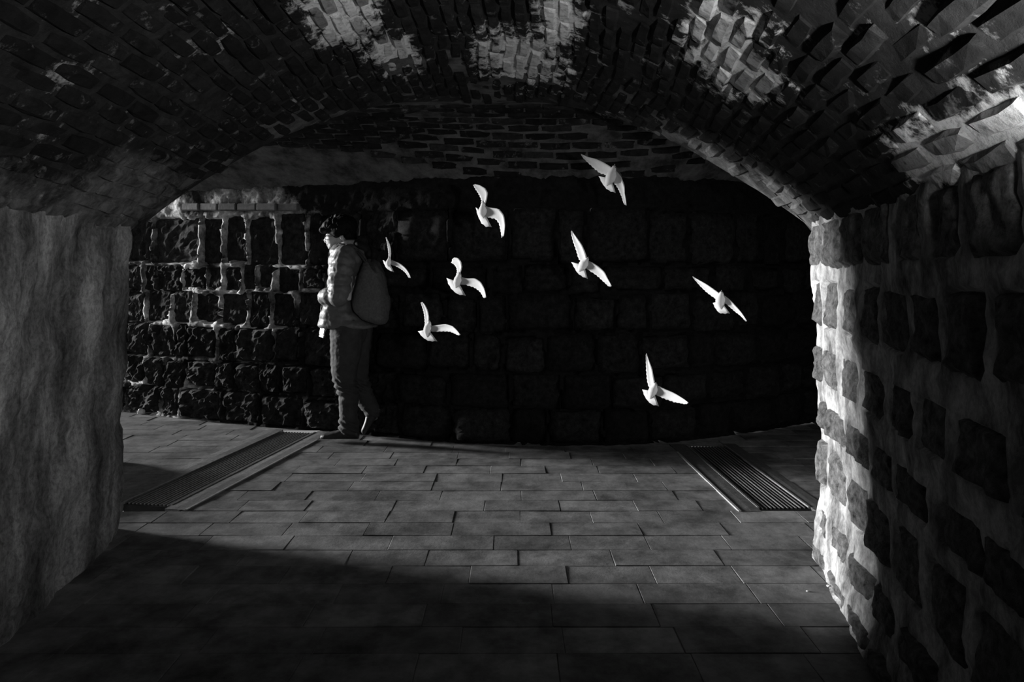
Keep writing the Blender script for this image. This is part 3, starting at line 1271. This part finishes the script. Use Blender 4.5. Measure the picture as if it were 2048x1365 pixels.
# hood lying behind the neck, with the collar
bm = bmesh.new()
rr_ = []
pts, rad = [], []
for i in range(21):
    a = math.radians(-215 + 250 * i / 20 + 90 - 18)
    ca, sa = math.cos(a), math.sin(a)
    pts.append(P(694, 491) + Vector((0.105 * sa + 0.02, 0.115 * ca, 0.030 * sa)))
    rad.append(0.032 + 0.020 * max(0, sa))
tube(bm, pts, rad, 10)
ell(bm, P(727, 494), (0.085, 0.135, 0.045), Matrix.Rotation(math.radians(28), 4, 'Y'))
ell(bm, P(742, 508), (0.060, 0.115, 0.055), Matrix.Rotation(math.radians(40), 4, 'Y'))
me = fuse(bm, 0.008, 3, lambda p, n: 0.006 * fbm(p, 12, 3))
wear('hood', me, M['hood'])

# --- trousers
bm = bmesh.new()
tube(bm, [P(701, 640), P(700, 664)], [0.135, 0.135], 20, (YAX, 1.25))


def leg(bm, pts, radii):
    tube(bm, pts, radii, 18, None, 6)


leg(bm, [P(694, 655, -0.085), P(692, 700, -0.085), P(689, 752, -0.08), P(697, 790, -0.075), P(697, 830, -0.075), P(698, 858, -0.075)], [0.132, 0.118, 0.094, 0.076, 0.070, 0.074])
leg(bm, [P(712, 655, 0.075), P(712, 705, 0.075), P(714, 755, 0.07), P(730, 795, 0.07), P(745, 822, 0.07)], [0.130, 0.112, 0.090, 0.072, 0.066])


def folds(p, n):
    t = (P(690, 700).z - p.z)
    f = 0.006 * fbm((p.x, p.y, p.z * 2.2), 8, 3)
    kn = math.exp(-((p.z - P(0, 772).z) / 0.07) ** 2) + math.exp(-((p.z - P(0, 848).z) / 0.07) ** 2)
    f += kn * 0.009 * math.sin(p.z * 150 + p.x * 60 + 4 * noise.noise(p * 9))
    return f


me = fuse(bm, 0.0075, 2, folds)
wear('trousers', me, M['trousers'])


# --- shoes
def shoe(toe, heel, ankle, up, dy):
    """toe, heel: sole points; ankle: top of the shaft"""
    ax = (toe - heel)
    L = ax.length
    ax.normalize()
    side = YAX
    upv = up.normalized()
    n_ = 22
    root_bm = bmesh.new()
    prof = [(0.0, .028, .050, .0), (0.05, .036, .075, 0), (0.18, .040, .085, 0), (0.32, .040, .085, 0), (0.45, .042, .078, 0), (0.6, .048, .062, 0), (0.75, .050, .052, 0), (0.88, .046, .046, 0), (0.96, .034, .038, 0), (1.0, .014, .022, 0)]
    rings = []
    for (t, w, h, _) in prof:
        c0 = heel + ax * L * t
        ring = []
        for k in range(16):
            a = 2 * math.pi * k / 16
            ca, sa = math.cos(a), math.sin(a)
            ring.append(c0 + side * w * math.copysign(abs(ca) ** .8, ca) + upv * (0.018 + h * (0.5 + 0.5 * math.copysign(abs(sa) ** .9, sa))))
        rings.append(ring)
    loft(root_bm, rings)
    tube(root_bm, [heel + ax * L * 0.2 + upv * 0.07, ankle], [0.045, 0.046], 14)
    me = fuse(root_bm, 0.006, 2)
    s_o = wear('shoe', me, M['shoe'])
    bm = bmesh.new()
    rings = []
    for q in (0.0, 0.022):
        rings.append([heel + ax * L * t + side * (w + .004) * sg + upv * q for sg, seq in ((1, prof), (-1, prof[::-1])) for (t, w, h, _) in seq])
    loft(bm, rings)
    bmesh.ops.recalc_face_normals(bm, faces=bm.faces[:])
    o = obj('sole', bm, M['sole'])
    o.parent = s_o
    o.matrix_parent_inverse = Matrix.Translation(-Vector(person.location))
    bm = bmesh.new()
    for i in range(4):
        t = 0.45 + 0.07 * i
        h = 0.018 + 0.085 - 0.11 * (t - 0.40)
        c0 = heel + ax * L * t + upv * h
        tube(bm, [c0 - side * 0.026 - upv * 0.012, c0 + upv * 0.003, c0 + side * 0.026 - upv * 0.012], [0.0035] * 3, 6)
    tube(bm, [heel + ax * L * 0.42 + upv * 0.105, heel + ax * L * 0.44 + upv * 0.12 - side * 0.025, heel + ax * L * 0.50 + upv * 0.10 - side * 0.045], [0.0035] * 3, 6)
    o = obj('laces', bm, M['lace'])
    o.parent = s_o
    o.matrix_parent_inverse = Matrix.Translation(-Vector(person.location))
    return s_o


yn_ = -0.075
pt, ph = P(641, 878, yn_), P(718, 880, yn_)
pt.z = ph.z = 0.003
shoe(pt, ph, P(700, 855, yn_), Vector((0, 0, 1)), yn_)
pt, ph = P(733, 874, 0.07), P(768, 822, 0.07)
pt.z = 0.008
axv = (pt - ph).normalized()
shoe(pt, ph, P(747, 822, 0.07), Vector((axv.z, 0, -axv.x)), 0.07)

# --- backpack (carried: a thing of its own)
pc = P(741, 586, -0.03)
bp = empty('backpack', P(741, 645, -0.03))
tag(bp, 'slouching dark grey fabric backpack on the walker\'s back', 'backpack')


def sub_of(name, bm_or_me, mat, root, smooth=True):
    o = obj(name, bm_or_me, mat, None, smooth=smooth)
    o.parent = root
    o.matrix_parent_inverse = Matrix.Translation(-Vector(root.location))
    return o


rings = []
BP = [(519, 736, 748, .06), (525, 727, 757, .11), (545, 722, 766, .145), (575, 712, 772, .16), (600, 707, 776, .165), (622, 711, 776, .16), (638, 728, 775, .14), (646, 745, 772, .10), (649, 755, 769, .05)]
bm = bmesh.new()
for (v_, u0, u1, ay) in BP:
    ring = []
    for k in range(24):
        a = 2 * math.pi * k / 24
        ca, sa = math.cos(a), math.sin(a)
        ring.append(P((u0 + u1) / 2 + (u1 - u0) / 2 * math.copysign(abs(ca) ** .7, ca), v_, -0.08) + Vector((0, ay * math.copysign(abs(sa) ** .6, sa), 0)))
    rings.append(ring)
loft(bm, rings)
sub_of('bag', fuse(bm, 0.008, 4, lambda p, n: 0.007 * fbm(p, 10, 3)), M['backpack'], bp)
bm = bmesh.new()
ell(bm, P(768, 612, -0.08), (0.045, 0.12, 0.10), Matrix.Rotation(0.1, 4, 'Y'))
sub_of('front_pocket', fuse(bm, 0.008, 2, lambda p, n: 0.005 * fbm(p, 14, 3)), M['backpack'], bp)
bm = bmesh.new()
tube(bm, [P(734, 528, -0.17), P(722, 512, -0.17), P(708, 499, -0.155), P(695, 497, -0.13), P(679, 503, -0.115), P(668, 520, -0.15), P(664, 545, -0.17)], [0.018] * 7, 8, (Vector((0.5, 0, 0.85)).normalized(), 0.5), 4)
sub_of('shoulder_strap', bm, M['strap'], bp)
bm = bmesh.new()
tube(bm, [P(734, 528, 0.09), P(722, 512, 0.12), P(708, 499, 0.13), P(695, 497, 0.12), P(679, 503, 0.11), P(667, 525, 0.15)], [0.018] * 6, 8, (Vector((0.5, 0, 0.85)).normalized(), 0.5), 4)
sub_of('shoulder_strap', bm, M['strap'], bp)
bm = bmesh.new()
tube(bm, [P(733, 522, -0.21), P(729, 512, -0.21), P(716, 499, -0.185)], [0.004] * 3, 6, None, 4)
sub_of('piping', bm, M['lace'], bp)
bm = bmesh.new()
tube(bm, [P(738, 521, -0.05), P(741, 512, -0.05), P(741, 512, 0.0), P(738, 521, 0.0)], [0.008] * 4, 8, None, 4)
sub_of('grab_handle', bm, M['strap'], bp)

# --- phone in the hand
ph0 = P(646, 672, -0.035)
phone = empty('phone', ph0)
tag(phone, 'small white phone held upright in the walker\'s lowered hand', 'phone')
rot = Matrix.Rotation(math.radians(9), 4, 'Y') @ Matrix.Rotation(math.radians(-48), 4, 'Z')
bm = bmesh.new()
box(bm, P(645.5, 658.5, -0.072), (0.072, 0.010, 0.100), rot)
bmesh.ops.bevel(bm, geom=bm.edges[:], offset=0.004, segments=2, affect='EDGES')
sub_of('case', bm, M['phone'], phone, False)
bm = bmesh.new()
box(bm, P(643.6, 673.5, -0.072), (0.072, 0.012, 0.016), rot)
bmesh.ops.bevel(bm, geom=bm.edges[:], offset=0.003, segments=1, affect='EDGES')
sub_of('dark_end_cap', bm, M['dark'], phone, False)

# ------------------------------------------------------------------ doves
TILT_X, TILT_Z = -1.0, -0.25


def resample(pts, n):
    L = [0.0]
    for a, bb in zip(pts[:-1], pts[1:]): L.append(L[-1] + math.hypot(bb[0] - a[0], bb[1] - a[1]))
    out = []
    for i in range(n + 1):
        s = L[-1] * i / n
        for k in range(len(L) - 1):
            if s <= L[k + 1] + 1e-9:
                t = (s - L[k]) / max(1e-9, L[k + 1] - L[k])
                out.append((pts[k][0] + (pts[k + 1][0] - pts[k][0]) * t, pts[k][1] + (pts[k + 1][1] - pts[k][1]) * t))
                break
    return out


def dove(label, zoom, Y, body, head, wl_lead, wl_trail, wr_lead, wr_trail, tail, bw):
    """picture-measured outline points give one dove its size, turn and wing pose; bw = half width of body"""
    zx, zy, zs_ = zoom
    f = lambda p: (zx + p[0] / zs_, zy + p[1] / zs_)
    bc = f(body)
    base = at(bc[0], bc[1], Y)
    mpp = Y / K

    def q3(p, extra=0.0):
        u, v = f(p)
        dx, dz = (u - bc[0]) * mpp, -(v - bc[1]) * mpp
        dy = TILT_X * dx + TILT_Z * dz + extra
        yy = Y + dy
        return at(u, v, yy)       # the point on the tilted plane of the bird
    nrm = Vector((TILT_X, -1, TILT_Z)).normalized()      # towards the viewer's side of that plane
    bm = bmesh.new()
    bwm = bw / zs_ * mpp
    # trunk, neck and head
    tl = Vector(((tail[0][0] + tail[-1][0]) / 2, (tail[0][1] + tail[-1][1]) / 2))
    bd, hd = Vector(body), Vector(head)
    pts = [q3(bd.lerp(tl, 0.95)), q3(bd.lerp(tl, 0.55)), q3(bd.lerp(tl, 0.1)), q3(bd.lerp(hd, 0.35)), q3(bd.lerp(hd, 0.72)), q3(bd.lerp(hd, 0.97))]
    tube(bm, pts, [bwm * .35, bwm * .72, bwm * 1.0, bwm * .95, bwm * .60, bwm * .42], 12, None, 3)

    def wing(lead, trail, side):
        n, m_ = 18, 6
        A_, B_ = resample(lead, n), resample(trail[::-1], n)
        top, bot = [], []
        for i in range(n + 1):
            t = i / n
            a, bb = A_[i], B_[i]
            # feather tips notch the trailing edge
            notch = 0.07 * (0.5 - 0.5 * math.cos(i * math.pi)) * (1 if 2 < i < n else 0)
            bb = (bb[0] + (a[0] - bb[0]) * notch, bb[1] + (a[1] - bb[1]) * notch)
            ra, rb = [], []
            for j in range(m_ + 1):
                c_ = j / m_
                p = (a[0] + (bb[0] - a[0]) * c_, a[1] + (bb[1] - a[1]) * c_)
                cam_ = -0.10 * math.sin(math.pi * min(1, c_ * 0.9 + 0.1)) * (0.06 / 0.3) * (1 - t * 0.5)
                bow = side * 0.035 * t * t
                base_p = q3(p) + nrm * (cam_ * 0.6 - 0.05 * math.sin(math.pi * t * 0.9) * 0.4 - bow)
                th = (0.0050 * (1 - t * 0.75)) * math.sqrt(max(0.02, 1 - (c_ * 1.6 - 0.55) ** 2 if c_ < 0.9 else 0.05)) + 0.0006
                rid = 0.0007 * math.cos(i * math.pi) * (c_ > 0.3)
                ra.append(base_p + nrm * (th + rid))
                rb.append(base_p - nrm * (th + rid))
            top.append(ra); bot.append(rb)
        loft(bm, [a + bb[::-1] for a, bb in zip(top, bot)])
    wing(wl_lead, wl_trail, 1)
    wing(wr_lead, wr_trail, -1)
    # tail fan
    n = 10
    arc = resample(tail, n)
    root = bd.lerp(tl, 0.35)
    rings = []
    for i in range(n + 1):
        p = arc[i]
        e = 0.05 if i % 2 else 0.0
        p = (p[0] + (root.x - p[0]) * e, p[1] + (root.y - p[1]) * e)
        rt = (root.x + (i / n - 0.5) * (arc[-1][0] - arc[0][0]) * 0.30, root.y + (i / n - 0.5) * (arc[-1][1] - arc[0][1]) * 0.30)
        rid = 0.001 * (i % 2)
        md = ((rt[0] + p[0]) / 2, (rt[1] + p[1]) / 2)
        rings.append([q3(rt) + nrm * 0.006, q3(md) + nrm * (0.003 + rid), q3(p) + nrm * 0.0012, q3(p) - nrm * 0.0012, q3(md) - nrm * (0.003 + rid), q3(rt) - nrm * 0.006])
    loft(bm, rings)
    bmesh.ops.recalc_face_normals(bm, faces=bm.faces[:])
    for v in bm.verts: v.co -= base
    o = obj('dove', bm, M['feathers'], None, base, smooth=True)
    tag(o, label, 'dove', 'white doves flying through the passage')
    # beak and eyes
    hp_, dirh = q3(head), (q3(head) - q3(body)).normalized()
    r_ = bwm * .42
    bm = bmesh.new()
    tube(bm, [hp_ + dirh * r_ * 0.7 - base, hp_ + dirh * r_ * 1.6 + nrm * r_ * 0.25 - base], [r_ * .42, r_ * .16], 8)
    obj('beak', bm, M['kerb'], o, smooth=True)
    sd = dirh.cross(nrm).normalized()
    for s in (-1, 1):
        bm = bmesh.new()
        ell(bm, hp_ + sd * s * r_ * 0.86 + dirh * r_ * 0.45 + nrm * r_ * 0.3 - base, (r_ * .22,) * 3, None, 8)
        obj('eye', bm, M['dark'], o, smooth=True)
    return o


Z2, Z3, Z4 = (740, 460, 5.688), (920, 290, 4.55), (1260, 540, 4.708)
dove('small white dove close behind the walker\'s hood, one thin wing straight up', Z2, 4.55, (213, 378), (220, 322),
     [(213, 330), (205, 280), (185, 215), (162, 165), (120, 95)], [(122, 103), (150, 185), (172, 240), (196, 300), (205, 345)],
     [(232, 345), (265, 362), (310, 385), (370, 430), (440, 490), (500, 540)], [(480, 537), (440, 515), (340, 455), (270, 410), (232, 395)],
     [(147, 345), (160, 385), (185, 435), (225, 465), (272, 482)], 32)
dove('white dove with both wings bent, curled left wing over a broad ragged fan tail', Z2, 4.2, (995, 590), (1018, 505),
     [(1000, 530), (1010, 490), (1010, 430), (985, 370), (940, 330), (900, 328), (875, 350)], [(866, 388), (900, 405), (938, 440), (962, 480), (968, 520), (972, 550)],
     [(1020, 535), (1045, 548), (1090, 560), (1170, 558), (1240, 600), (1300, 670), (1340, 728), (1356, 755)], [(1340, 768), (1320, 765), (1250, 710), (1170, 665), (1100, 640), (1070, 628), (1025, 622)],
     [(872, 550), (888, 610), (930, 680), (1000, 738), (1050, 745), (1088, 750)], 48)
dove('lowest white dove behind the walker, right wing stretched out level', Z2, 4.3, (652, 1130), (676, 1055),
     [(655, 1075), (648, 1050), (640, 1010), (610, 940), (560, 862), (530, 838)], [(520, 845), (535, 882), (570, 960), (598, 1030), (618, 1080), (625, 1105)],
     [(675, 1095), (700, 1095), (760, 1090), (830, 1080), (920, 1100), (1000, 1145), (1062, 1182)], [(1050, 1190), (1000, 1185), (900, 1165), (800, 1165), (730, 1168), (672, 1150)],
     [(545, 1155), (590, 1215), (650, 1260), (700, 1272), (765, 1270)], 46)
dove('white dove above the walker\'s pack, right wing bent sharply downwards', Z3, 4.25, (208, 610), (212, 535),
     [(212, 560), (222, 510), (220, 440), (190, 400), (130, 370), (90, 364)], [(75, 370), (100, 410), (140, 460), (178, 510), (182, 545), (185, 575)],
     [(222, 555), (240, 565), (270, 575), (335, 585), (380, 640), (410, 730), (428, 815)], [(408, 840), (365, 770), (340, 715), (310, 680), (270, 670), (225, 652)],
     [(143, 570), (160, 640), (195, 715), (240, 750), (288, 748)], 40)
dove('topmost white dove under the vault, long body with left wing swept up and out', Z3, 4.05, (1372, 300), (1402, 205),
     [(1392, 225), (1370, 205), (1280, 160), (1200, 130), (1130, 115), (1058, 85)], [(1065, 98), (1090, 130), (1140, 175), (1200, 225), (1260, 265), (1320, 275), (1350, 285)],
     [(1400, 235), (1422, 245), (1450, 290), (1480, 370), (1492, 440), (1538, 548)], [(1525, 540), (1495, 520), (1450, 450), (1425, 400), (1410, 368), (1390, 340)],
     [(1262, 285), (1290, 345), (1330, 400), (1370, 425), (1416, 438)], 48)
dove('white dove in the middle of the flock with straight wings in one diagonal line', Z3, 4.15, (1122, 1090), (1157, 1040),
     [(1145, 1050), (1140, 1020), (1115, 975), (1080, 920), (1030, 860), (975, 790)], [(972, 800), (978, 835), (1000, 900), (1040, 980), (1070, 1040), (1105, 1062)],
     [(1155, 1060), (1180, 1065), (1240, 1110), (1300, 1160), (1340, 1215), (1402, 1275)], [(1395, 1285), (1360, 1280), (1290, 1240), (1220, 1185), (1170, 1150), (1135, 1110)],
     [(1013, 1068), (1040, 1120), (1070, 1170), (1120, 1205), (1162, 1220)], 42)
dove('rightmost white dove, narrow wings spread wide over a short fan tail', Z4, 4.05, (850, 290), (860, 220),
     [(850, 240), (835, 225), (780, 195), (700, 150), (620, 110), (555, 75)], [(560, 82), (590, 118), (640, 170), (700, 220), (760, 255), (800, 275), (830, 280)],
     [(865, 240), (885, 248), (930, 290), (980, 345), (1040, 400), (1120, 475)], [(1110, 475), (1060, 445), (980, 400), (930, 355), (900, 325), (870, 300)],
     [(780, 312), (800, 360), (840, 410), (890, 416), (940, 412)], 45)
dove('lowest white dove of all, flying near the floor with one wing up and one out', Z4, 4.1, (215, 1140), (240, 1080),
     [(228, 1090), (220, 1060), (200, 1010), (180, 950), (150, 890), (115, 805)], [(113, 820), (118, 890), (125, 960), (140, 1030), (160, 1085), (190, 1120)],
     [(240, 1095), (262, 1100), (320, 1135), (390, 1165), (470, 1200), (572, 1238)], [(560, 1250), (520, 1258), (410, 1255), (330, 1230), (280, 1205), (230, 1170)],
     [(115, 1128), (135, 1190), (170, 1240), (210, 1275), (270, 1285)], 42)


# ------------------------------------------------------------------ rubble and litter
def rubble(name, u, v, size, mat, label, cat, group=None, seed=0, flat=0.5, lift=0.0):
    y = CH * K / (v - HV)
    p = at(u, v, y)
    bm = bmesh.new()
    bmesh.ops.create_icosphere(bm, subdivisions=2, radius=1.0)
    for w in bm.verts:
        d = 1 + 0.35 * noise.noise(w.co * 1.3 + Vector((seed * 5.1, 0, 0))) + 0.12 * noise.noise(w.co * 4 + Vector((seed, 3, 0)))
        w.co = Vector((w.co.x * size[0] * d, w.co.y * size[1] * d, max(-0.6, w.co.z) * size[2] * d + size[2] * 0.6))
    o = obj(name, bm, mat, None, (p.x, p.y, lift))
    return tag(o, label, cat, group)


rubble('plaster_lump', 394, 833, (0.10, 0.05, 0.045), M['pale_stone'], 'bright white lump of plaster lying at the foot of the stone wall', 'rubble', None, 1)
rubble('plaster_lump', 326, 829, (0.06, 0.035, 0.025), M['pale_stone'], 'small pale lump of plaster left of the brightest lump at the wall foot', 'rubble', None, 2)
rubble('plaster_lump', 283, 828, (0.035, 0.03, 0.035), M['pale_stone'], 'pale chip of plaster at the wall foot beside the left wall edge', 'rubble', None, 3)
rubble('litter_scrap', 1657, 1174, (0.008, 0.008, 0.004), M['pale_stone'], 'tiny white scrap on the dark floor nearest the right wall', 'litter', None, 4)
rubble('litter_scrap', 1615, 1184, (0.006, 0.006, 0.003), M['pale_stone'], 'tiny white scrap on the dark floor left of the scrap by the right wall', 'litter', None, 5)


# ------------------------------------------------------------------ added lamp, out of view on the right wall, to brighten vault and left wall
ly = 0.70
lz = 1.34
wx = wall_r_x(ly) - 0.065 * lz / 1.5
up = empty('fill_lamp', (wx, ly, lz - 0.11), math.atan2(-dirw.x, dirw.y))
tag(up, 'added bowl lamp out of view on the right wall, brightening the vault', 'lamp')
bm = bmesh.new()
box(bm, (-0.008, 0, 0.06), (0.03, 0.07, 0.12))
bmesh.ops.bevel(bm, geom=bm.edges[:], offset=0.005, segments=2, affect='EDGES')
obj('back_plate', bm, M['iron'], up)
bm = bmesh.new()
rings = []
prof = [(0.012, 0.03), (0.040, 0.042), (0.060, 0.072), (0.066, 0.105), (0.062, 0.105), (0.055, 0.074), (0.036, 0.048), (0.003, 0.042)]
for r_, z_ in prof:
    rings.append([Vector((-0.085 + r_ * math.cos(2 * math.pi * k / 24), r_ * math.sin(2 * math.pi * k / 24), z_)) for k in range(24)])
loft(bm, rings)
bmesh.ops.recalc_face_normals(bm, faces=bm.faces[:])
obj('bowl', bm, M['iron'], up, smooth=True)
bm = bmesh.new()
ell(bm, (-0.085, 0, 0.072), (0.022, 0.022, 0.028))
obj('bulb', bm, M['phone'], up, smooth=True)
ld = bpy.data.lights.new('fill_lamp_light', 'SPOT')
ld.energy = 96
ld.spot_size = math.radians(155)
ld.spot_blend = 1.0
ld.shadow_soft_size = 0.03
lo = bpy.data.objects.new('fill_lamp_light', ld)
COL.objects.link(lo)
lo.location = (wx - 0.09, ly, lz + 0.035)
lo.rotation_euler = Vector((-0.60, 0.50, 0.62)).to_track_quat('-Z', 'Y').to_euler()
lo.parent = up
lo.matrix_parent_inverse = (Matrix.Translation(up.location) @ Matrix.Rotation(up.rotation_euler.z, 4, 'Z')).inverted()
